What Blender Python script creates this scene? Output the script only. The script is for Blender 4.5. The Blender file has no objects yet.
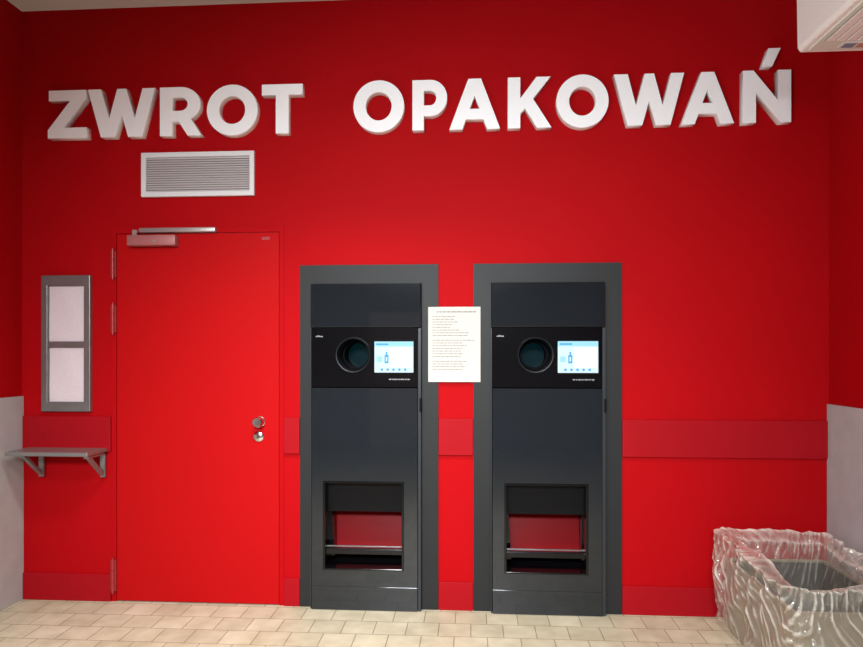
import bpy, bmesh, math, random
from mathutils import Vector, noise
random.seed(4)
S = bpy.context.scene
COL = S.collection
try:
    S.view_settings.view_transform = 'Standard'
    S.view_settings.look = 'None'
except Exception:
    pass

# ------------------------------------------------------------------ camera
F = 640.0; PHI = math.radians(3.66); HZ = 355.0
CAM_D = 3.543; CAM_H = 1.409
cd = bpy.data.cameras.new('camera'); cam = bpy.data.objects.new('camera', cd); COL.objects.link(cam)
cam.location = (0, -CAM_D, CAM_H); cam.rotation_euler = (math.pi/2, 0, PHI)
cd.sensor_width = 36; cd.lens = F*36/863; cd.shift_y = (HZ-323.5)/863; cd.clip_start = .05
S.camera = cam
sn, cs = math.sin(PHI), math.cos(PHI)
def P(px, py, Y=0.0):
    """measured point on the plane y=Y -> (x, z)"""
    u = (px-431.5)/F
    t = (Y+CAM_D)/(cs+u*sn)
    return (t*(-sn+u*cs), CAM_H+t*(HZ-py)/F)
def WX(px, Y=0.0): return P(px, 300, Y)[0]

# ------------------------------------------------------------------ materials
def mat(name, col, rough=.5, metal=0.0, var=0.0, vscale=6.0, bump=0.0, bscale=80.0, emit=None, es=1.0, spec=None, coat=0.0):
    m = bpy.data.materials.new(name); m.use_nodes = True
    nt = m.node_tree; b = nt.nodes['Principled BSDF']
    b.inputs['Base Color'].default_value = (*col, 1)
    b.inputs['Roughness'].default_value = rough; b.inputs['Metallic'].default_value = metal
    if spec is not None: b.inputs['Specular IOR Level'].default_value = spec
    if coat: b.inputs['Coat Weight'].default_value = coat; b.inputs['Coat Roughness'].default_value = .06
    tc = nt.nodes.new('ShaderNodeTexCoord')
    if var > 0:
        n = nt.nodes.new('ShaderNodeTexNoise'); n.inputs['Scale'].default_value = vscale; n.inputs['Detail'].default_value = 6
        nt.links.new(tc.outputs['Object'], n.inputs['Vector'])
        mx = nt.nodes.new('ShaderNodeMix'); mx.data_type = 'RGBA'
        mx.inputs['A'].default_value = (*[c*(1-var) for c in col], 1)
        mx.inputs['B'].default_value = (*[min(1, c*(1+var)) for c in col], 1)
        nt.links.new(n.outputs['Fac'], mx.inputs['Factor']); nt.links.new(mx.outputs['Result'], b.inputs['Base Color'])
    if bump > 0:
        n2 = nt.nodes.new('ShaderNodeTexNoise'); n2.inputs['Scale'].default_value = bscale; n2.inputs['Detail'].default_value = 4
        nt.links.new(tc.outputs['Object'], n2.inputs['Vector'])
        bp = nt.nodes.new('ShaderNodeBump'); bp.inputs['Strength'].default_value = bump; bp.inputs['Distance'].default_value = .004
        nt.links.new(n2.outputs['Fac'], bp.inputs['Height']); nt.links.new(bp.outputs['Normal'], b.inputs['Normal'])
    if emit:
        b.inputs['Emission Color'].default_value = (*emit, 1); b.inputs['Emission Strength'].default_value = es
    return m
M = {}
M['wall'] = mat('red_paint', (.38, .0024, .0050), .6, var=.06, vscale=3, bump=.12, bscale=160, spec=.05)
M['door'] = mat('red_door_enamel', (.41, .0038, .0052), .5, var=.04, vscale=2, spec=.06)
M['rail'] = mat('red_rail_laminate', (.32, .0034, .0082), .55, var=.08, vscale=5, spec=.10)
M['letter'] = mat('white_letter', (.95, .97, 1.0), .5, var=.01)
M['letter_side'] = mat('letter_side', (.92, .95, .98), .5, var=.015)
M['white'] = mat('white_enamel', (.72, .73, .75), .4, var=.03)
M['slat'] = mat('white_slat', (.74, .70, .71), .45, var=.03)
M['ceil'] = mat('ceiling_white', (.70, .73, .75), .8, var=.05, bump=.1)
M['clad'] = mat('grey_cladding', (.40, .40, .41), .55, var=.16, vscale=9, bump=.1)
M['front'] = mat('far_wall_paint', (.30, .31, .32), .8, var=.05)
M['reflect_door'] = mat('added_door_white', (.75, .76, .78), .5, var=.03)
M['slate'] = mat('slate_panel', (.0105, .0135, .0175), .06, var=.05, spec=.55)
M['header'] = mat('slate_gloss', (.0095, .0120, .0155), .05, var=.03, spec=.55)
M['surround'] = mat('surround_grey', (.0175, .018, .0195), .5, var=.06, spec=.22)
M['trim'] = mat('trim_grey', (.026, .029, .034), .35, var=.04, spec=.3)
M['flap'] = mat('tray_flap_black', (.004, .004, .005), .4, var=.04, spec=.12)
M['black'] = mat('black_gloss', (.003, .003, .004), .10, var=.03, spec=.3)
M['blackm'] = mat('black_matt', (.004, .004, .005), .6, var=.03, spec=.1)
M['lensrim'] = mat('lens_rim', (.006, .007, .009), .35, var=.03, spec=.12)
M['lens'] = mat('tunnel_glass_reflection', (.002, .008, .011), .2, var=.8, vscale=14, spec=.12, emit=(.004, .05, .065), es=.18)  # teal glow painted in for the reflection down the opening
M['trayred'] = mat('tray_red_glow', (.15, .0005, .0025), .35, var=.15, spec=.04, emit=(.5, .002, .008), es=.015)  # red with a faint glow added to brighten the tray inside
M['chrome'] = mat('chrome', (.72, .72, .72), .18, metal=1, var=.05)
M['steel'] = mat('brushed_steel', (.32, .32, .32), .38, metal=.75, var=.12, vscale=14)
M['darksteel'] = mat('dark_steel', (.16, .16, .17), .3, metal=.7, var=.1, vscale=14)
M['framemetal'] = mat('dull_frame_metal', (.21, .20, .20), .40, metal=.6, var=.2, vscale=20)
M['closer'] = mat('closer_red_grey', (.38, .13, .13), .4, metal=.1, var=.05)
M['grillback'] = mat('grille_backing', (.50, .44, .45), .6, var=.05)  # pinkish grey plate behind the slats
M['closer_rail'] = mat('closer_rail', (.40, .35, .34), .35, metal=.5, var=.05)
M['hinge'] = mat('hinge_red', (.34, .03, .035), .4, metal=.2, var=.08)
M['paper'] = mat('paper', (.49, .48, .455), .7, var=.03)
M['sheet'] = mat('pinkish_sheet', (.68, .59, .63), .6, var=.10, vscale=55, bump=.25, bscale=220)
M['ink'] = mat('grey_ink', (.25, .24, .23), .8, var=.05)
M['markwhite'] = mat('white_print', (.20, .21, .22), .5, var=.02)
M['screen'] = mat('lit_screen', (.1, .14, .16), .3, var=.02, emit=(.70, .90, 1.0), es=.88, spec=.1)
M['scr_white'] = mat('screen_white', (.1, .1, .1), .3, var=.02, emit=(.90, .98, 1), es=.95, spec=.1)
M['scr_blue'] = mat('screen_blue', (.01, .05, .1), .3, var=.02, emit=(.10, .42, .80), es=.9, spec=.1)
M['scr_cyan'] = mat('screen_cyan', (.03, .1, .12), .3, var=.02, emit=(.44, .78, .96), es=.9, spec=.1)
M['bin'] = mat('bin_brown', (.26, .21, .155), .6, var=.3, vscale=6)
M['binin'] = mat('bin_inner_shade', (.075, .06, .05), .6, var=.3, vscale=5)  # darker copy of the bin brown, shade painted into the colour
M['ac'] = mat('ac_plastic', (.95, .97, .93), .35, var=.02)
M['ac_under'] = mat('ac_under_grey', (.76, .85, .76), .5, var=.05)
M['ac_slot'] = mat('ac_slot_dark', (.36, .40, .37), .6, var=.05)
M['sticker1'] = mat('sticker_blue', (.22, .30, .42), .5, var=.05)
M['sticker2'] = mat('sticker_orange', (.55, .33, .24), .5, var=.05)
M['sticker3'] = mat('sticker_white', (.75, .75, .75), .5, var=.05)

def floor_mat():
    m = bpy.data.materials.new('beige_floor_tile'); m.use_nodes = True
    nt = m.node_tree; b = nt.nodes['Principled BSDF']; L = nt.links
    tc = nt.nodes.new('ShaderNodeTexCoord'); mp = nt.nodes.new('ShaderNodeMapping')
    mp.inputs['Location'].default_value = (.07, .02, 0)
    L.new(tc.outputs['Object'], mp.inputs['Vector'])
    br = nt.nodes.new('ShaderNodeTexBrick'); br.offset = .5
    br.inputs['Scale'].default_value = 1; br.inputs['Brick Width'].default_value = .165; br.inputs['Row Height'].default_value = .155
    br.inputs['Mortar Size'].default_value = .0032; br.inputs['Mortar Smooth'].default_value = .5
    br.inputs['Color1'].default_value = (.59, .545, .42, 1); br.inputs['Color2'].default_value = (.50, .455, .34, 1)
    br.inputs['Mortar'].default_value = (.27, .225, .16, 1)
    L.new(mp.outputs['Vector'], br.inputs['Vector'])
    n = nt.nodes.new('ShaderNodeTexNoise'); n.inputs['Scale'].default_value = 9; n.inputs['Detail'].default_value = 8
    L.new(tc.outputs['Object'], n.inputs['Vector'])
    rp = nt.nodes.new('ShaderNodeValToRGB'); rp.color_ramp.elements[0].position = .3; rp.color_ramp.elements[0].color = (.77, .75, .71, 1)
    rp.color_ramp.elements[1].position = .7; rp.color_ramp.elements[1].color = (1, 1, 1, 1)
    L.new(n.outputs['Fac'], rp.inputs['Fac'])
    mx = nt.nodes.new('ShaderNodeMix'); mx.data_type = 'RGBA'; mx.blend_type = 'MULTIPLY'; mx.inputs['Factor'].default_value = 1
    L.new(br.outputs['Color'], mx.inputs['A']); L.new(rp.outputs['Color'], mx.inputs['B'])
    L.new(mx.outputs['Result'], b.inputs['Base Color'])
    b.inputs['Roughness'].default_value = .45; b.inputs['Specular IOR Level'].default_value = .3
    bp = nt.nodes.new('ShaderNodeBump'); bp.invert = True; bp.inputs['Strength'].default_value = .3; bp.inputs['Distance'].default_value = .002
    L.new(br.outputs['Fac'], bp.inputs['Height']); L.new(bp.outputs['Normal'], b.inputs['Normal'])
    return m
M['floor'] = floor_mat()

def bag_mat():
    m = bpy.data.materials.new('clear_plastic_film'); m.use_nodes = True
    nt = m.node_tree; L = nt.links; b = nt.nodes['Principled BSDF']; out = nt.nodes['Material Output']
    b.inputs['Base Color'].default_value = (.92, .89, .82, 1); b.inputs['Roughness'].default_value = .25
    b.inputs['Specular IOR Level'].default_value = .5
    gl = nt.nodes.new('ShaderNodeBsdfGlossy'); gl.inputs['Roughness'].default_value = .05; gl.inputs['Color'].default_value = (1, .99, .96, 1)
    tr = nt.nodes.new('ShaderNodeBsdfTransparent'); tr.inputs['Color'].default_value = (.99, .985, .97, 1)
    tc = nt.nodes.new('ShaderNodeTexCoord')
    n = nt.nodes.new('ShaderNodeTexNoise'); n.inputs['Scale'].default_value = 40; n.inputs['Detail'].default_value = 2; n.inputs['Distortion'].default_value = 1.0
    L.new(tc.outputs['Object'], n.inputs['Vector'])
    bp = nt.nodes.new('ShaderNodeBump'); bp.inputs['Strength'].default_value = .35; bp.inputs['Distance'].default_value = .005
    L.new(n.outputs['Fac'], bp.inputs['Height'])
    for nd in (b, gl): L.new(bp.outputs['Normal'], nd.inputs['Normal'])
    # bright highlight lines painted along sharp creases by mixing in more white
    gm = nt.nodes.new('ShaderNodeNewGeometry')
    mr = nt.nodes.new('ShaderNodeMapRange'); mr.inputs['From Min'].default_value = .503; mr.inputs['From Max'].default_value = .56
    mr.inputs['To Min'].default_value = .07; mr.inputs['To Max'].default_value = .50
    L.new(gm.outputs['Pointiness'], mr.inputs['Value'])
    m1_ = nt.nodes.new('ShaderNodeMixShader'); L.new(mr.outputs['Result'], m1_.inputs['Fac'])
    L.new(tr.outputs['BSDF'], m1_.inputs[1]); L.new(b.outputs['BSDF'], m1_.inputs[2])
    fr = nt.nodes.new('ShaderNodeFresnel'); fr.inputs['IOR'].default_value = 1.5; L.new(bp.outputs['Normal'], fr.inputs['Normal'])
    ml = nt.nodes.new('ShaderNodeMath'); ml.operation = 'MINIMUM'; ml.inputs[1].default_value = .22; L.new(fr.outputs['Fac'], ml.inputs[0])
    mx = nt.nodes.new('ShaderNodeMixShader')
    L.new(ml.outputs['Value'], mx.inputs['Fac']); L.new(m1_.outputs['Shader'], mx.inputs[1]); L.new(gl.outputs['BSDF'], mx.inputs[2])
    L.new(mx.outputs['Shader'], out.inputs['Surface'])
    return m
M['bag'] = bag_mat()

# ------------------------------------------------------------------ mesh helpers
def BM(): return bmesh.new()
def box(bm, x0, x1, y0, y1, z0, z1, bev=0.0):
    x0, x1 = min(x0, x1), max(x0, x1); y0, y1 = min(y0, y1), max(y0, y1); z0, z1 = min(z0, z1), max(z0, z1)
    v = [bm.verts.new(c) for c in ((x0,y0,z0),(x1,y0,z0),(x1,y1,z0),(x0,y1,z0),(x0,y0,z1),(x1,y0,z1),(x1,y1,z1),(x0,y1,z1))]
    fs = [bm.faces.new([v[i] for i in q]) for q in ((0,3,2,1),(4,5,6,7),(0,1,5,4),(1,2,6,5),(2,3,7,6),(3,0,4,7))]
    if bev > 0:
        es = {e for f in fs for e in f.edges}
        bmesh.ops.bevel(bm, geom=list(es), offset=bev, segments=2, affect='EDGES', profile=.5)
def ring(bm, o, i, y0, y1, bev=0.0):
    """plate with a rectangular hole; o,i = (x0,x1,z0,z1)"""
    def lay(r, y): x0, x1, z0, z1 = r; return [bm.verts.new(c) for c in ((x0,y,z0),(x1,y,z0),(x1,y,z1),(x0,y,z1))]
    a, b, c, d = lay(o, y0), lay(i, y0), lay(o, y1), lay(i, y1)
    fs = []
    for k in range(4):
        j = (k+1) % 4
        fs += [bm.faces.new((a[k],a[j],b[j],b[k])), bm.faces.new((c[j],c[k],d[k],d[j])), bm.faces.new((a[j],a[k],c[k],c[j])), bm.faces.new((b[k],b[j],d[j],d[k]))]
    if bev > 0:
        bm.normal_update()
        es = [e for f in fs for e in f.edges if len(e.link_faces) == 2 and e.calc_face_angle(0) > .5]
        bmesh.ops.bevel(bm, geom=list(set(es)), offset=bev, segments=2, affect='EDGES', profile=.5)
def arch(bm, x0, x1, a, b, zi, zo, y0, y1):
    """one-piece door-shaped surround: outer x0..x1 up to zo, inner a..b up to zi, open at the floor"""
    pts = [(x0,0),(a,0),(a,zi),(b,zi),(b,0),(x1,0),(x1,zo),(x0,zo)]
    f = [bm.verts.new((x,y0,z)) for x, z in pts]; k = [bm.verts.new((x,y1,z)) for x, z in pts]
    for q in ((0,1,2,7),(7,2,3,6),(3,4,5,6)):
        bm.faces.new([f[i] for i in q]); bm.faces.new([k[i] for i in reversed(q)])
    for i in range(8):
        j = (i+1) % 8; bm.faces.new((f[j], f[i], k[i], k[j]))
def hole_plate(bm, o, cx, cz, r, y0, y1, n=72):
    x0, x1, z0, z1 = o
    an = [2*math.pi*k/n for k in range(n)] + [math.atan2(z-cz, x-cx) % (2*math.pi) for x in (x0, x1) for z in (z0, z1)]
    an = sorted(set(round(a, 6) for a in an))
    A, B, C, D = [], [], [], []
    for a in an:
        dx, dz = math.cos(a), math.sin(a)
        ts = []
        if abs(dx) > 1e-6: ts.append(((x1 if dx > 0 else x0)-cx)/dx)
        if abs(dz) > 1e-6: ts.append(((z1 if dz > 0 else z0)-cz)/dz)
        t = min(ts)
        A.append(bm.verts.new((cx+dx*t, y0, cz+dz*t))); B.append(bm.verts.new((cx+dx*r, y0, cz+dz*r)))
        C.append(bm.verts.new((cx+dx*t, y1, cz+dz*t))); D.append(bm.verts.new((cx+dx*r, y1, cz+dz*r)))
    m = len(an)
    for k in range(m):
        j = (k+1) % m
        bm.faces.new((A[k],A[j],B[j],B[k])); bm.faces.new((C[j],C[k],D[k],D[j]))
        bm.faces.new((A[j],A[k],C[k],C[j])); bm.faces.new((B[k],B[j],D[j],D[k]))
def lathe(bm, cx, cz, prof, n=48, cap=True):
    """profile [(r, y)] turned about the y axis through (cx, cz)"""
    rings = []
    for r, y in prof:
        rings.append([bm.verts.new((cx+r*math.cos(2*math.pi*k/n), y, cz+r*math.sin(2*math.pi*k/n))) for k in range(n)])
    for a, b in zip(rings, rings[1:]):
        for k in range(n):
            j = (k+1) % n
            bm.faces.new((a[k], a[j], b[j], b[k]))
    if cap:
        bm.faces.new(rings[0]); bm.faces.new(rings[-1][::-1])
def zcyl(bm, x, y, r, z0, z1, n=16):
    a = [bm.verts.new((x+r*math.cos(2*math.pi*k/n), y+r*math.sin(2*math.pi*k/n), z0)) for k in range(n)]
    b = [bm.verts.new((v.co.x, v.co.y, z1)) for v in a]
    for k in range(n):
        j = (k+1) % n; bm.faces.new((a[k], a[j], b[j], b[k]))
    bm.faces.new(a[::-1]); bm.faces.new(b)
def hexa(bm, pts):
    """eight corners: front four (ccw) then back four"""
    vs = [bm.verts.new(c) for c in pts]
    for q in ((0,1,2,3),(7,6,5,4),(0,4,5,1),(1,5,6,2),(2,6,7,3),(3,7,4,0)): bm.faces.new([vs[i] for i in q])
def bar(bm, p, q, w, t):
    """rectangular bar between p and q lying in a plane x=const; w = width across x, t = thickness"""
    p, q = Vector(p), Vector(q); d = (q-p).normalized(); ux = Vector((1,0,0)); n = d.cross(ux)
    hexa(bm, [c + ux*sx*w/2 + n*sn_*t/2 for c in (p, q) for sx, sn_ in ((-1,-1),(1,-1),(1,1),(-1,1))])

def world_o(o):
    v = Vector((0,0,0))
    while o: v += o.location; o = o.parent
    return v
def obj(name, bm, m, parent=None, smooth=False, label=None, ang=38):
    bmesh.ops.recalc_face_normals(bm, faces=bm.faces)
    if parent is not None:
        off = world_o(parent)
    else:
        xs = [v.co for v in bm.verts]
        lo = Vector([min(c[i] for c in xs) for i in range(3)]); hi = Vector([max(c[i] for c in xs) for i in range(3)])
        off = Vector(((lo.x+hi.x)/2, (lo.y+hi.y)/2, lo.z))
    bmesh.ops.translate(bm, verts=bm.verts, vec=-off)
    me = bpy.data.meshes.new(name); bm.to_mesh(me); bm.free()
    for mm in (m if isinstance(m, (list, tuple)) else [m]): me.materials.append(mm)
    if smooth:
        for p in me.polygons: p.use_smooth = True
        try: me.set_sharp_from_angle(angle=math.radians(ang))
        except Exception: pass
    o = bpy.data.objects.new(name, me); COL.objects.link(o)
    if parent is not None: o.parent = parent
    else: o.location = off
    if label: o['label'] = label
    return o
def tag(o, label, cat, group=None):
    o['label'] = label; o['category'] = cat
    if group: o['group'] = group
    return o
def struct(name, bm, m, label, cat='wall', **k):
    o = obj(name, bm, m, **k); o['kind'] = 'structure'; o['label'] = label; o['category'] = cat; return o
def thing(name, label, cat, loc, group=None):
    o = bpy.data.objects.new(name, None); COL.objects.link(o); o.location = loc; o.empty_display_size = .1
    return tag(o, label, cat, group)
def dup(root, loc, label):
    r = root.copy(); COL.objects.link(r); r.location = loc; r['label'] = label
    for ch in list(root.children):
        c = ch.copy(); COL.objects.link(c); c.parent = r
        for g in list(ch.children):
            d = g.copy(); COL.objects.link(d); d.parent = c
    return r

# ------------------------------------------------------------------ room shell
XL, XR = WX(22), WX(829)
ZC = P(150, 7)[1]
YF = -6.2
# openings in the back wall
dl0, dt = P(117, 234); dl1 = WX(279.5)
m1 = (P(369, 612)[0]); m2 = P(549.5, 612)[0]
MW = .29
holes = [(dl0-.004, dl1+.004, dt+.004), (m1-MW, m1+MW, 1.78), (m2-MW, m2+MW, 1.78)]
xs = sorted([XL-.15, XR+.15] + [h for q in holes for h in q[:2]]); zs = sorted({0, ZC+.1, dt+.004, 1.78})
bm = BM()
vcache = {}
def gv(x, y, z):
    k = (round(x,5), y, round(z,5))
    if k not in vcache: vcache[k] = bm.verts.new((x, y, z))
    return vcache[k]
solid = lambda x, z: XL-.15 < x < XR+.15 and 0 < z < ZC+.1 and not any(a < x < b and z < t for a, b, t in holes)
for i in range(len(xs)-1):
    for j in range(len(zs)-1):
        a, b, c, d = xs[i], xs[i+1], zs[j], zs[j+1]; mx_, mz_ = (a+b)/2, (c+d)/2
        if not solid(mx_, mz_): continue
        bm.faces.new((gv(a,0,c), gv(b,0,c), gv(b,0,d), gv(a,0,d))); bm.faces.new((gv(b,.15,c), gv(a,.15,c), gv(a,.15,d), gv(b,.15,d)))
        for (ex, ez, p, q) in ((a-.0001, mz_, (a,c), (a,d)), (b+.0001, mz_, (b,d), (b,c)), (mx_, c-.0001, (b,c), (a,c)), (mx_, d+.0001, (a,d), (b,d))):
            if not solid(ex, ez):
                bm.faces.new((gv(p[0],0,p[1]), gv(q[0],0,q[1]), gv(q[0],.15,q[1]), gv(p[0],.15,p[1])))
struct('wall_back', bm, M['wall'], 'red painted back wall carrying the large white letters')
bm = BM(); box(bm, XL-.15, XL, YF, 0, 0, ZC); struct('wall_left', bm, M['wall'], 'red side wall at the left edge')
bm = BM(); box(bm, XR, XR+.15, YF, 0, 0, ZC); struct('wall_right', bm, M['wall'], 'red side wall at the right edge')
bm = BM(); box(bm, XL-.15, XR+.15, YF-.15, YF, 0, ZC); struct('wall_front', bm, M['front'], 'grey wall behind the viewer')
bm = BM(); box(bm, XL-.15, XR+.15, YF, 0.0, ZC, ZC+.1); struct('ceiling', bm, M['ceil'], 'pale grey ceiling above the red wall', 'ceiling')
bm = BM(); box(bm, XL-.15, XR+.15, YF, .6, -.1, 0); struct('floor', bm, M['floor'], 'beige tiled floor', 'floor')
zl = P(22, 396)[1]; zr = P(828, 404)[1]
bm = BM(); box(bm, XL, XL+.012, YF, -.001, 0, zl, .002); struct('trim_1', bm, M['clad'], 'grey speckled cladding panel on the lower left side wall', 'wall panel')
bm = BM(); box(bm, XR-.012, XR, YF, -.001, 0, zr, .002); struct('trim_2', bm, M['clad'], 'grey speckled cladding panel on the lower right side wall', 'wall panel')
bm = BM(); box(bm, XL+.013, XR-.013, YF, YF+.012, 0, zr, .002); struct('trim_7', bm, M['clad'], 'grey speckled cladding panel added behind the viewer to be reflected', 'wall panel')  # unseen panel added for a paler reflected band in the machine fronts
bm = BM(); box(bm, -1.55, -.55, YF+.013, YF+.045, .005, 2.05, .003); d2 = struct('added_door', bm, M['reflect_door'], 'plain white door added behind the viewer to be reflected', 'door')  # unseen door added so the glossy left machine has something pale to reflect
bm = BM(); box(bm, -.68, -.58, YF+.045, YF+.075, 1.02, 1.05, .004); obj('door_handle', bm, M['steel'], d2)
# crash rails and skirting
WIDE = .028
SX0, SX1 = m1-.388, m1+.388
SX2, SX3 = m2-.388-WIDE, m2+.388
dfl, dfr = WX(112), WX(284)
r0 = P(700, 457.5)[1]; r1 = P(700, 420)[1]
segs = [(XL+.013, dfl-.002, 'left of the door'), (dfr+.002, SX0-.002, 'between the door and the first machine'), (SX1+.002, SX2-.002, 'between the two machines'), (SX3+.002, XR-.013, 'right of the second machine')]
for i, (a, b, w) in enumerate(segs):
    bm = BM(); box(bm, a, b, -.016, 0, r0, r1, .003)
    struct('trim_%d' % (i+3), bm, M['rail'], 'dull red protective board on the wall ' + w, 'wall rail')
    bm = BM(); box(bm, a, b, -.014, 0, 0, .155, .003)
    struct('baseboard_back', bm, M['rail'], 'dull red skirting board ' + w, 'baseboard')

# ------------------------------------------------------------------ door
bm = BM(); box(bm, dl0+.002, dl1-.002, -.004, .04, .006, dt-.002, .001)
door = struct('door_1', bm, M['door'], 'plain red steel door with chrome lock and three hinges', 'door')
bm = BM()
ft = dt+.035
arch(bm, dfl, dfr, dl0-.001, dl1+.001, dt+.001, ft, -.005, 0)
obj('door_frame', bm, M['wall'], door)
for y0, y1 in ((250, 279), (304, 334), (558, 592)):
    bm = BM(); x = WX(114.5); za, zb = P(114, y1)[1], P(114, y0)[1]
    for k in range(3):
        h = (zb-za)/3; zcyl(bm, x, -.018, .0085, za+k*h+.002, za+(k+1)*h-.002)
    box(bm, x-.016, x+.016, -.013, -.005, za+.01, zb-.01)
    zcyl(bm, x, -.018, .005, za-.006, zb+.006)
    obj('hinge', bm, M['hinge'], door, True)
kx, kz = P(258.5, 422, -.03)
bm = BM(); lathe(bm, kx, kz, [(.004,-.062),(.024,-.061),(.030,-.052),(.031,-.040),(.026,-.028),(.014,-.022),(.014,-.012),(.031,-.011),(.033,-.004)])
obj('door_knob', bm, M['chrome'], door, True, 'chrome door knob')
kx, kz = P(258.5, 436.5, -.01)
bm = BM(); lathe(bm, kx, kz, [(.003,-.020),(.010,-.020),(.011,-.016),(.024,-.014),(.029,-.010),(.030,-.004)])
lk = obj('lock_cylinder', bm, M['chrome'], door, True, 'round chrome lock rose')
bm = BM(); box(bm, kx-.002, kx+.002, -.0215, -.0195, kz-.007, kz+.006); obj('keyhole', bm, M['blackm'], lk)
# closer
a, zb = P(128, 246, -.04); b, zt = P(176, 235, -.04)
bm = BM(); box(bm, a, b, -.055, -.004, zb, zt, .004)
cl = obj('door_closer', bm, M['closer'], door, True, 'dull pinkish red door closer')
bm = BM(); box(bm, a+.15, a+.17, -.057, -.054, zb+.02, zb+.03); obj('adjusting_screw', bm, M['ink'], cl)
a2, z2 = P(140, 233, -.02); b2, z3 = P(216, 227.5, -.02)
bm = BM(); box(bm, a2, b2, -.035, -.004, z2, z3, .003); obj('slide_rail', bm, M['closer_rail'], cl, True, 'pale metal slide rail')
bm = BM(); box(bm, a+.03, a+.055, -.050, -.036, zt-.002, z2+.012); obj('closer_arm', bm, M['closer_rail'], cl)
a, zb = P(262, 240); b, zt = P(270, 237)
bm = BM(); box(bm, a, b, -.0055, -.0042, zb, zt); obj('small_plate', bm, M['hinge'], door)

# ------------------------------------------------------------------ letters
def arc(cx, cy, rx, ry, a0, a1, n=20):
    return [(cx+rx*math.cos(math.radians(a0+(a1-a0)*k/n)), cy+ry*math.sin(math.radians(a0+(a1-a0)*k/n))) for k in range(n+1)]
def ell(cx, cy, rx, ry, n=56): return [(cx+rx*math.cos(2*math.pi*k/n), cy+ry*math.sin(2*math.pi*k/n)) for k in range(n)]
G = {
 'Z': (38.5, [[(1,50),(38,50),(38,41.5),(15.5,10.8),(38.5,10.8),(38.5,0),(0,0),(0,8.5),(22.5,39.2),(1,39.2)]]),
 'W': (66, [[(0,50),(12.9,50),(20.9,18.5),(29.0,50),(37.8,50),(46.0,18.5),(53.9,50),(66,50),(53.3,0),(39.7,0),(33.3,24),(26.7,0),(12.9,0)]]),
 'R': (41.5, [[(0,0),(0,50)] + arc(21,32.5,19.8,17.5,90,-60) + [(41.8,0),(28,0),(19,14.5),(12.5,14.5),(12.5,0)], [(12.5,39.5)] + arc(20.5,32.5,7.6,7.0,90,-90) + [(12.5,25.5)]]),
 'O': (52, [ell(26,25,26,26), ell(26,25,13.4,14.4)]),
 'T': (41, [[(0,50),(41,50),(41,39.2),(26.9,39.2),(26.9,0),(14.1,0),(14.1,39.2),(0,39.2)]]),
 'P': (38.5, [[(0,0),(0,50)] + arc(20,32,18.5,18,90,-90) + [(12.5,14),(12.5,0)], [(12.5,39.5)] + arc(19.5,32,7.2,7.5,90,-90) + [(12.5,24.5)]]),
 'A': (51, [[(0,0),(19.2,50),(31.8,50),(51,0),(37.9,0),(34.4,9.8),(16.4,9.8),(12.9,0)], [(20.2,20),(30.6,20),(25.4,34)]]),
 'K': (44, [[(0,0),(0,50),(12.5,50),(12.5,28.8),(29.2,50),(43.3,50),(25.5,28.6),(44.3,0),(29.8,0),(17.3,19.6),(12.5,14),(12.5,0)]]),
 'N': (46, [[(0,0),(0,50),(10,50),(33.7,20.8),(33.7,50),(46,50),(46,0),(36,0),(12.3,29.2),(12.3,0)], [(19,54),(28,54),(36,71),(24.5,71)]]),
}
LT = .045
def letter(ch, px0, px1, label):
    w, cont = G[ch]
    top = 91 + (px0-48)*(71-91)/(742-48.); bot = 138.5 + (px0-48)*(123-138.5)/(742-48.)
    x0, z0 = P(px0, bot, -LT); x1, _ = P(px1, bot, -LT); z1 = P(px0, top, -LT)[1]
    sx = (x1-x0)/w; sz = (z1-z0)/50
    cu = bpy.data.curves.new('tmp', 'CURVE'); cu.dimensions = '2D'; cu.fill_mode = 'BOTH'; cu.extrude = LT/2-.0005; cu.bevel_depth = .0007; cu.bevel_resolution = 1
    for c in cont:
        sp = cu.splines.new('POLY'); sp.points.add(len(c)-1); sp.use_cyclic_u = True
        for p, (x, y) in zip(sp.points, c): p.co = (x*sx, y*sz, 0, 1)
    t = bpy.data.objects.new('tmp', cu); COL.objects.link(t)
    bpy.context.view_layer.update()
    me = bpy.data.meshes.new_from_object(t.evaluated_get(bpy.context.evaluated_depsgraph_get()))
    bpy.data.objects.remove(t); 
    b = bmesh.new(); b.from_mesh(me); bpy.data.meshes.remove(me)
    for v in b.verts: v.co = Vector((x0+v.co.x, -LT/2-.0008-v.co.z, z0+v.co.y))
    bmesh.ops.remove_doubles(b, verts=b.verts, dist=.00005)
    bmesh.ops.recalc_face_normals(b, faces=b.faces)
    for f in b.faces: f.material_index = 0 if f.normal.y < -.8 else 1
    o = obj('sign_letter', b, [M['letter'], M['letter_side']])
    return tag(o, label, 'letter', 'raised white letters of the wall sign')
ltr = 'white raised wall letter '
for ch, a, b, l in [
    ('Z', 48, 86.5, ltr+'Z, first letter of ZWROT above the vent'), ('W', 88, 155, ltr+'W, second letter of ZWROT'),
    ('R', 160, 201, ltr+'R, the only R on the wall'), ('O', 207, 257.5, ltr+'O in ZWROT, between R and T'),
    ('T', 262, 302.5, ltr+'T, last letter of ZWROT'), ('O', 353.5, 404, ltr+'O, first letter of OPAKOWAŃ'),
    ('P', 412.5, 447, ltr+'P, the only P, above the paper notice'), ('A', 449.5, 500, ltr+'A between P and K in OPAKOWAŃ'),
    ('K', 508, 551, ltr+'K, the only K, above the second machine'), ('O', 556.5, 608.5, ltr+'O between K and W in OPAKOWAŃ'),
    ('W', 614, 684, ltr+'W in OPAKOWAŃ, between O and A'), ('A', 681.5, 734, ltr+'A just before the accented last letter'),
    ('N', 743, 791, ltr+'Ń with an accent stroke, last of the sign')]:
    letter(ch, a, b, l)

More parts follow.
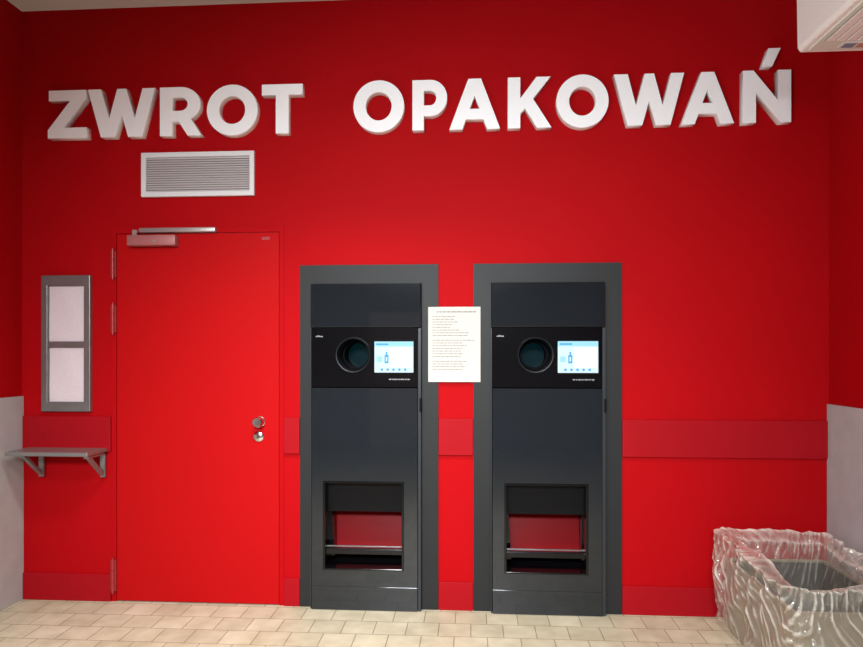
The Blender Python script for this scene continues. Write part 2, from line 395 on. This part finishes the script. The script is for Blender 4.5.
# ------------------------------------------------------------------ vent grille
vx0, vz0 = P(141, 197, -.02); vx1, vz1 = P(254, 150.5, -.02)
vent = thing('vent_grille', 'white rectangular ventilation grille with horizontal slats under the letters', 'vent', ((vx0+vx1)/2, 0, vz0))
vf = .027
bm = BM(); ring(bm, (vx0, vx1, vz0, vz1), (vx0+vf, vx1-vf, vz0+vf, vz1-vf), -.022, -.001, .003); obj('frame', bm, M['white'], vent)
bm = BM(); box(bm, vx0+.02, vx1-.02, -.004, -.001, vz0+.02, vz1-.02); obj('backing', bm, M['grillback'], vent)
n = 15
for k in range(n):
    hh = (vz1-vz0-2*vf)/n; z = vz0+vf + hh*(k+.5)
    bm = BM()
    hexa(bm, [c for x in (vx0+vf, vx1-vf) for c in ((x,-.019,z-hh*.48),(x,-.017,z-hh*.40),(x,-.006,z+hh*.34),(x,-.008,z+hh*.26))])
    obj('slat', bm, M['slat'], vent)

# ------------------------------------------------------------------ notice holder and sheets
hx0, hz0 = P(41, 411.5, -.025); hx1, hz1 = P(90, 275, -.025)
hold = thing('notice_frame', 'tall dull metal notice frame holding two sheets left of the door', 'frame', ((hx0+hx1)/2, 0, hz0))
zm0, zm1 = P(65, 347.5, -.025)[1], P(65, 341.5, -.025)[1]
fw = .038
bm = BM(); ring(bm, (hx0, hx1, hz0, hz1), (hx0+fw, hx1-fw, hz0+.055, hz1-.06), -.026, 0, .004); obj('frame', bm, M['framemetal'], hold)
bm = BM(); box(bm, hx0+fw, hx1-fw, -.020, -.002, zm0, zm1, .002); obj('crossbar', bm, M['framemetal'], hold)
bm = BM(); box(bm, hx0+fw, hx1-fw, -.006, -.001, hz0+.05, hz1-.05); obj('back_plate', bm, M['framemetal'], hold)
for nm, a, b, c, d, lab in (('u', hx0+fw+.001, hx1-fw-.002, zm1+.001, hz1-.062, 'pinkish white sheet in the upper slot of the metal notice frame'), ('l', hx0+fw+.002, hx1-fw-.001, hz0+.056, zm0-.001, 'pinkish white sheet in the lower slot of the metal notice frame')):
    bm = BM(); nx, nz = 8, 12
    g = [[bm.verts.new((a+(b-a)*i/nx, -.0085-.0012*math.sin(i*.9+j*.5), c+(d-c)*j/nz)) for i in range(nx+1)] for j in range(nz+1)]
    for j in range(nz):
        for i in range(nx): bm.faces.new((g[j][i], g[j][i+1], g[j+1][i+1], g[j+1][i]))
    tag(obj('paper_sheet', bm, M['sheet'], smooth=True), lab, 'paper', 'sheets in the notice frame')

# ------------------------------------------------------------------ wall shelf
zt = P(60, 447)[1]
sx0 = max(WX(5, -.2), XL+.014); sx1 = WX(107, -.017)
sh = thing('wall_shelf', 'small grey metal shelf on two triangular brackets beside the door', 'shelf', ((sx0+sx1)/2, 0, zt-.17))
bm = BM(); box(bm, sx0, sx1, -.205, -.017, zt-.022, zt, .003); obj('shelf_board', bm, M['steel'], sh)
for x in (sx0+.085, sx1-.02):
    bm = BM(); yb = -.017
    bar(bm, (x, yb-.006, zt-.165), (x, yb-.006, zt-.022), .028, .012)
    bar(bm, (x, yb, zt-.030), (x, yb-.165, zt-.030), .028, .012)
    bar(bm, (x, yb-.006, zt-.155), (x, yb-.150, zt-.030), .024, .014)
    obj('bracket', bm, M['steel'], sh)

# ------------------------------------------------------------------ bottle return machines
YM = -.050
fc = P(365.5, 612, YM)[0]
t_ = (YM+CAM_D)/(cs+((365.5-431.5)/F)*sn)
def MX(px): return fc + (px-365.5)*t_/F/ (cs) * 1.0
def MZ(py): return CAM_H+t_*(HZ-py)/F
mach = thing('bottle_return_machine', 'dark slate bottle return machine nearer the red door', 'return machine', (m1, 0, 0), 'bottle return machines set into the red wall')
L0, L1 = MX(311), MX(417.5)
# surround plate, one flat piece
bm = BM(); ztop = P(369, 265)[1]
arch(bm, SX0, SX1, MX(309.5), MX(421.5), MZ(283)+.002, ztop, -.012, 0)
obj('surround_panel', bm, M['surround'], mach)
# cabinet shell behind the wall plane
bm = BM(); ring(bm, (MX(309.5), MX(421.5), .0, MZ(283)), (MX(314)+.008, MX(417)-.008, .02, MZ(290)-.02), -.013, .0)
ring(bm, (MX(314), MX(417), .0, MZ(290)), (MX(314)+.01, MX(417)-.01, .02, MZ(290)-.02), .0, .45)
box(bm, MX(314), MX(417), .45, .46, 0, MZ(290)); obj('cabinet', bm, M['blackm'], mach)
# plinth, flush with the lower panel
bm = BM(); box(bm, L0, L1, YM, -.014, .004, MZ(587.0), .0008); obj('plinth', bm, M['slate'], mach)
# lower panel with tray hole
tx0, tx1, tz0, tz1 = MX(323), MX(403.5), MZ(570), MZ(482)
bm = BM(); ring(bm, (L0, L1, MZ(586.9), MZ(388)), (tx0, tx1, tz0, tz1), YM, -.014, .0010); obj('lower_panel', bm, M['slate'], mach)
bm = BM(); ring(bm, (tx0-.003, tx1+.003, tz0-.003, tz1+.003), (tx0+.010, tx1-.010, tz0+.008, tz1-.008), YM-.005, -.014, .003); obj('tray_frame', bm, M['black'], mach)
# tray cavity
bm = BM(); ring(bm, (tx0+.002, tx1-.002, tz0+.002, tz1-.002), (tx0+.010, tx1-.010, tz0+.008, tz1-.008), -.012, .27)
box(bm, tx0+.002, tx1-.002, .27, .28, tz0, tz1)
tray = obj('tray_cavity', bm, M['black'], mach)
bm = BM()
zA, zB = MZ(505), MZ(562)
a, b = tx0+.012, tx1-.012
hexa(bm, [(a,.12,zB),(b,.12,zB),(b,.21,zA),(a,.21,zA),(a,.13,zB),(b,.13,zB),(b,.22,zA),(a,.22,zA)])
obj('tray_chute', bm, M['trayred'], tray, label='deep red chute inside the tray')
for sg, e in ((1, tx0+.010), (-1, tx1-.010)):          # slanted cheeks on both sides of the chute
    bm = BM(); w0_, w1_ = (.012, .030) if sg == 1 else (.004, .008)
    hexa(bm, [(e,.050,zB),(e+sg*w1_,.050,zB),(e+sg*w0_,.056,zA),(e,.056,zA),(e,.115,zB),(e+sg*w1_,.115,zB),(e+sg*w0_,.115,zA),(e,.115,zA)])
    obj('tray_cheek', bm, M['black'], tray)
bm = BM(); box(bm, tx0+.008, tx1-.008, -.036, -.010, MZ(555.5), MZ(550), .003); obj('tray_lip', bm, M['black'], tray)
bm = BM(); hexa(bm, [(tx0+.010,.03,MZ(515)),(tx1-.010,.03,MZ(515)),(tx1-.010,.018,tz1-.010),(tx0+.010,.018,tz1-.010),(tx0+.010,.04,MZ(515)),(tx1-.010,.04,MZ(515)),(tx1-.010,.028,tz1-.010),(tx0+.010,.028,tz1-.010)])
obj('tray_flap', bm, M['flap'], tray)
bm = BM(); box(bm, tx0+.008, tx1-.008, -.014, -.004, MZ(549.3), MZ(548), .001); obj('tray_edge_rail', bm, M['darksteel'], tray, label='thin dark metal bar')
# scanner band
rc, rz, rr = MX(353), MZ(355), .094
bm = BM(); hole_plate(bm, (L0-.003, L1, MZ(387), MZ(327.6)), rc, rz, rr, YM+.004, -.014); obj('scanner_band', bm, M['black'], mach)
bm = BM(); lathe(bm, rc, rz, [(rr+.005,YM+.005),(rr+.005,YM-.001),(rr+.002,YM-.003),(rr-.004,YM-.002),(rr-.007,YM+.005),(rr-.008,.02)], cap=False)
op = obj('bottle_opening', bm, M['lensrim'], mach, True)
bm = BM(); lathe(bm, rc, rz, [(rr-.009,.02),(rr-.018,.06),(rr-.020,.20)], cap=False); obj('tunnel', bm, M['blackm'], op, True)
bm = BM(); lathe(bm, rc, rz, [(.001,.20),(rr*.4,.20),(rr-.02,.20),(rr-.02,.205)]); obj('tunnel_end', bm, M['lens'], op)
bm = BM(); lathe(bm, rc, rz, [(rr-.017,.052),(rr-.024,.050),(rr-.026,.056),(rr-.018,.062)], cap=False); obj('sensor_ring', bm, M['lensrim'], op, True)
# screen
q0, q1, w0, w1 = MX(374.5), MX(413.5), MZ(372.5), MZ(341.5)
bm = BM(); ring(bm, (q0-.010, q1+.010, w0-.010, w1+.010), (q0, q1, w0, w1), YM-.003, YM+.010, .002); scr = obj('touch_screen', bm, M['black'], mach)
bm = BM(); box(bm, q0-.002, q1+.002, YM+.001, YM+.006, w0-.002, w1+.002); obj('display', bm, M['screen'], scr)
W_, H_ = q1-q0, w1-w0
def rect(bm, u0, u1, v0, v1, dy=0): box(bm, q0+u0*W_, q0+u1*W_, YM-.0002-dy, YM+.0008, w0+v0*H_, w0+v1*H_)
bm = BM(); rect(bm, .0, 1, .84, 1); obj('title_bar', bm, M['scr_cyan'], scr)
bm = BM(); rect(bm, .05, .36, .885, .935, .0004); obj('title_text', bm, M['scr_blue'], scr)
bm = BM(); rect(bm, .40, .97, .16, .80); obj('white_field', bm, M['scr_white'], scr)
bm = BM()
ring(bm, (q0+.26*W_, q0+.36*W_, w0+.30*H_, w0+.56*H_), (q0+.29*W_, q0+.33*W_, w0+.36*H_, w0+.50*H_), YM-.0006, YM+.0008); rect(bm, .29, .33, .54, .66, .0004)
obj('bottle_icon', bm, M['scr_blue'], scr)
bm = BM(); rect(bm, .06, .20, .34, .52, .0004); obj('arrow_icon', bm, M['scr_cyan'], scr)
for k in range(5):
    bm = BM(); rect(bm, .16+.15*k, .22+.15*k, .06, .13, .0006); obj('menu_icon', bm, M['scr_blue'], scr)
bm = BM(); x = MX(389)
for wd in (.012, .008, .018, .010, .020, .009, .014):
    box(bm, x, x+wd, YM+.0025, YM+.0042, MZ(379.9), MZ(378.7)); x += wd+.004
obj('printed_line', bm, M['markwhite'], mach, label='tiny white printed line below the screen')
bm = BM(); x = MX(315)
for wd, h in ((.008,.006),(.006,.010),(.009,.008),(.010,.006)):
    box(bm, x, x+wd, YM+.0025, YM+.0042, MZ(337), MZ(337)+h); x += wd+.002
obj('maker_mark', bm, M['markwhite'], mach, label='small white mark at the upper left of the black band')
# header
bm = BM(); box(bm, MX(310), MX(420.5), YM-.002, -.014, MZ(327.2), MZ(283.5), .003); obj('header_panel', bm, M['header'], mach)
# edge trims
bm = BM(); box(bm, L1+.002, MX(421), YM+.006, -.014, .004, MZ(328), .002); obj('side_trim', bm, M['trim'], mach)
bm = BM(); box(bm, L0-.009, L0-.004, YM+.006, -.014, .004, MZ(328), .001); obj('side_trim', bm, M['trim'], mach)
bm = BM(); zcyl(bm, MX(420.5), YM+.002, .006, MZ(411), MZ(398)); obj('panel_hinge', bm, M['blackm'], mach)
mach2 = dup(mach, (m2, 0, 0), 'dark slate bottle return machine nearer the plastic lined bin')
for c in mach2.children:
    if c.name.startswith('surround_panel'):          # its surround reaches a little further to the left
        c.data = c.data.copy(); lim = min(v.co.x for v in c.data.vertices)+.004
        for v in c.data.vertices:
            if v.co.x < lim: v.co.x -= WIDE

# ------------------------------------------------------------------ paper notice
a, zb = P(428, 382, -.03); b, zt2 = P(480.5, 306.5, -.03)
def py_(u, v): return -.0145 - .006*(1-math.cos(u*math.pi*2))*.3 - .004*max(0, .25-v)
bm = BM(); nx, nz = 12, 14
g = [[bm.verts.new((a+(b-a)*i/nx, py_(i/nx, j/nz), zb+(zt2-zb)*j/nz)) for i in range(nx+1)] for j in range(nz+1)]
for j in range(nz):
    for i in range(nx): bm.faces.new((g[j][i], g[j][i+1], g[j+1][i+1], g[j+1][i]))
note = tag(obj('paper_notice', bm, M['paper'], smooth=True), 'white printed paper notice taped between the two machines', 'paper')
W2, H2 = b-a, zt2-zb
blocks = [('heading', [(.16,.86,.925,.007)]), ('text_block', [(.08, random.uniform(.4,.75), .865-.036*k, .0045) for k in range(8)]),
          ('text_block', [(.08, random.uniform(.55,.92), .55-.036*k, .0045) for k in range(7)]), ('text_block', [(.08, random.uniform(.3,.7), .27-.036*k, .0045) for k in range(4)])]
for nm, rows in blocks:
    bm = BM()
    for u0, u1, v, h in rows:
        u = u0
        while u < u1:
            du = random.uniform(.03, .09); z = zb+v*H2
            p = [bm.verts.new(c) for c in ((a+u*W2, py_(u, v)-.0009, z), (a+(u+du)*W2, py_(u+du, v)-.0009, z), (a+(u+du)*W2, py_(u+du, v)-.0009, z+h), (a+u*W2, py_(u, v)-.0009, z+h))]
            bm.faces.new(p); u += du+.014
    obj(nm, bm, M['ink'], note)

# ------------------------------------------------------------------ bin with its clear liner
bx0 = WX(728, -.16); bx1 = XR-.10; by1 = -.14; by0 = -.84; bh = .36
bin_ = thing('waste_bin', 'rectangular waste bin covered by a crumpled clear plastic liner', 'waste bin', ((bx0+bx1)/2, (by0+by1)/2, 0))
def open_box(bm, e, t, z0, z1):
    x0, x1, y0, y1 = bx0+e, bx1-e, by0+e, by1-e
    box(bm, x0, x0+t, y0, y1, z0, z1, t*.2); box(bm, x1-t, x1, y0, y1, z0, z1, t*.2)
    box(bm, x0+t, x1-t, y0, y0+t, z0, z1, t*.2); box(bm, x0+t, x1-t, y1-t, y1, z0, z1, t*.2); box(bm, x0+t, x1-t, y0+t, y1-t, z0, z0+t)
bm = BM(); open_box(bm, 0, .012, 0, bh); obj('body', bm, M['bin'], bin_)
bm = BM(); open_box(bm, .0125, .003, .013, bh-.012); obj('inner_shade', bm, M['binin'], bin_, label='dark sheets added for the shade inside the bin')  # added dark sheets standing in for shade inside the bin
bm = BM()
cxm, cym = (bx0+bx1)/2, (by0+by1)/2; hw, hd = (bx1-bx0)/2, (by1-by0)/2
def rr_pt(s, ox, r=.03):
    """point on a rounded rectangle grown by ox, s in [0,1)"""
    A, B = hw+ox, hd+ox; r = max(.012, r+ox*.5)
    sides = [2*(A-r), math.pi*r/2, 2*(B-r), math.pi*r/2]*2
    tot = sum(sides); d = (s % 1)*tot; k = 0
    while d > sides[k]: d -= sides[k]; k += 1
    cor = [(A-r, -B+r, -90), (A-r, B-r, 0), (-A+r, B-r, 90), (-A+r, -B+r, 180)]
    if k == 0: p, nn = (-A+r+d, -B), (0,-1)
    elif k == 2: p, nn = (A, -B+r+d), (1,0)
    elif k == 4: p, nn = (A-r-d, B), (0,1)
    elif k == 6: p, nn = (-A, B-r-d), (-1,0)
    else:
        c = cor[(k-1)//2]; an = math.radians(c[2]+90*d/sides[k]); nn = (math.cos(an), math.sin(an)); p = (c[0]+r*nn[0], c[1]+r*nn[1])
    return p, nn
# folds: triangle waves in random directions give straight sharp creases as in crumpled film
rnd = random.Random(11)
waves = []
for k, fq in enumerate((3.1, 4.3, 5.7, 7.6, 9.6, 12.5, 16.0, 20.5, 26.0, 33.0)):
    th = rnd.uniform(0, math.pi*2); vz = rnd.uniform(-.65, .65); h = math.sqrt(1-vz*vz)
    waves.append((Vector((h*math.cos(th), h*math.sin(th), vz)), fq, rnd.random(), .0185/fq**.5))
def tri(x): x = x % 1; return abs(2*x-1)*2-1
def folds(x, y, z):
    q = Vector((x, y, z)); d = 0
    w = Vector((noise.noise(q*3), noise.noise(q*3+Vector((9,2,4))), noise.noise(q*3+Vector((1,8,3)))))*.14
    for nrm, fq, ph, am in waves: d += am*tri((q+w).dot(nrm)*fq+ph)
    return d
NS = 560; RIM = .48; NO = 70
prof = []
for k in range(NO):
    u = k/(NO-1)
    fl = max(0, (u-.78)/.22)
    prof.append((.030+.012*math.sin(u*math.pi)+.018*fl*fl, .006+(RIM-.006)*u, .5+.5*min(1, u*6)))
for k in range(1, 30): prof.append((.048-.082*min(1, k/3)-.02*k/29, RIM-.36*(k/29)**1.2, .5))
loops = []
for li, (off, z, amp) in enumerate(prof):
    lp = []
    for s in range(NS):
        (x, y), (nx_, ny_) = rr_pt(s/NS, off)
        zn = z if li < NO else RIM+(RIM-z)*.7
        d = folds(x, y, zn) + noise.noise(Vector((x*3, y*3, zn*2)))*.012
        zz = z
        if z > .3: zz += (noise.noise(Vector((x*3.2+9, y*3.2, 2)))*.065 + folds(x*.7+3, y*.7, .3)*.4)*(z-.3)/.18
        if off < 0: d = -abs(d)*.8
        px_, py2 = cxm+x+nx_*d*amp, cym+y+ny_*d*amp
        px_ = min(px_, XR-.02); py2 = min(py2, -.02)
        lp.append(bm.verts.new((px_, py2, max(.004, zz))))
    loops.append(lp)
for li, (A_, B_) in enumerate(zip(loops, loops[1:])):
    for k in range(NS):
        j = (k+1) % NS; bm.faces.new((A_[k], A_[j], B_[j], B_[k]))
obj('plastic_liner', bm, M['bag'], bin_, smooth=True, ang=18, label='crumpled clear plastic liner folded over the rim')

# ------------------------------------------------------------------ air conditioner on the right wall
yfar = -.50
ax, az = P(797, 53, yfar)
ac = thing('air_conditioner', 'white wall mounted air conditioner in the top right corner', 'air conditioner', (XR-.2, (yfar-1.0)/1, az))
ynear = yfar-1.0
prof2 = [(ax+.012, az+.0), (ax, az+.02), (ax-.004, az+.30), (ax+.05, az+.36), (XR, az+.36), (XR, az+.0)]
bm = BM()
A_ = [bm.verts.new((x, yfar, z)) for x, z in prof2]; B_ = [bm.verts.new((x, ynear, z)) for x, z in prof2]
for k in range(6):
    j = (k+1) % 6; bm.faces.new((A_[k], A_[j], B_[j], B_[k]))
bm.faces.new(A_); bm.faces.new(B_[::-1])
bmesh.ops.bevel(bm, geom=list(bm.edges), offset=.006, segments=2, affect='EDGES', profile=.5)
obj('casing', bm, M['ac'], ac)
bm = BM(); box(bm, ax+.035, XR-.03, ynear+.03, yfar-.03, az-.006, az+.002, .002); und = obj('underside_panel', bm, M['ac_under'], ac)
bm = BM(); box(bm, ax+.055, ax+.235, ynear+.05, yfar-.125, az-.0072, az-.004); obj('outlet_slot', bm, M['ac_slot'], und, label='dark air outlet')
for k in range(4):
    bm = BM(); x = ax+.060+.044*k; box(bm, x, x+.038, ynear+.06, yfar-.130, az-.012, az-.0072, .002); obj('louvre', bm, M['ac'], und)
bm = BM(); box(bm, ax+.15, XR-.06, yfar-.105, yfar-.050, az-.0085, az-.0058); st = obj('sticker', bm, M['sticker3'], ac, label='small coloured sticker on the underside')
bm = BM(); box(bm, ax+.16, ax+.21, yfar-.097, yfar-.058, az-.0095, az-.0080); obj('sticker_print', bm, M['sticker1'], st)
bm = BM(); box(bm, ax+.22, ax+.26, yfar-.097, yfar-.058, az-.0095, az-.0080); obj('sticker_print', bm, M['sticker2'], st)

# ------------------------------------------------------------------ light
def area(name, loc, sx, sy, power, col, rot=(0,0,0), spread=180):
    l = bpy.data.lights.new(name, 'AREA'); l.shape = 'RECTANGLE'; l.size = sx; l.size_y = sy; l.energy = power; l.color = col; l.spread = math.radians(spread)
    o = bpy.data.objects.new(name, l); COL.objects.link(o); o.location = loc; o.rotation_euler = rot; return o
area('ceiling_light', (-.6, -1.5, ZC-.03), 1.0, .3, 50, (1, .95, .84), spread=104)
area('ceiling_light', (-.5, -3.2, ZC-.03), 1.2, .5, 62, (.94, .98, 1.0), spread=160)
area('front_fill_light', (-.4, -5.9, 2.95), 1.8, .6, 48, (.92, .98, 1.0), (math.radians(69.5), 0, 0), spread=54)  # added fill high behind the viewer, brightening the back wall and letters
# added fill light on the left, out of frame, brightening the air conditioner and the right side
src = Vector((-2.0, -4.6, .9)); dirv = Vector((1.8, -.9, 2.9))-src
area('left_fill_light', src, .9, 1.2, 15, (.84, .97, 1.0), dirv.to_track_quat('-Z', 'Y').to_euler(), spread=64)
w = bpy.data.worlds.new('world'); S.world = w; w.use_nodes = True
w.node_tree.nodes['Background'].inputs['Color'].default_value = (.8, .85, .9, 1); w.node_tree.nodes['Background'].inputs['Strength'].default_value = .3
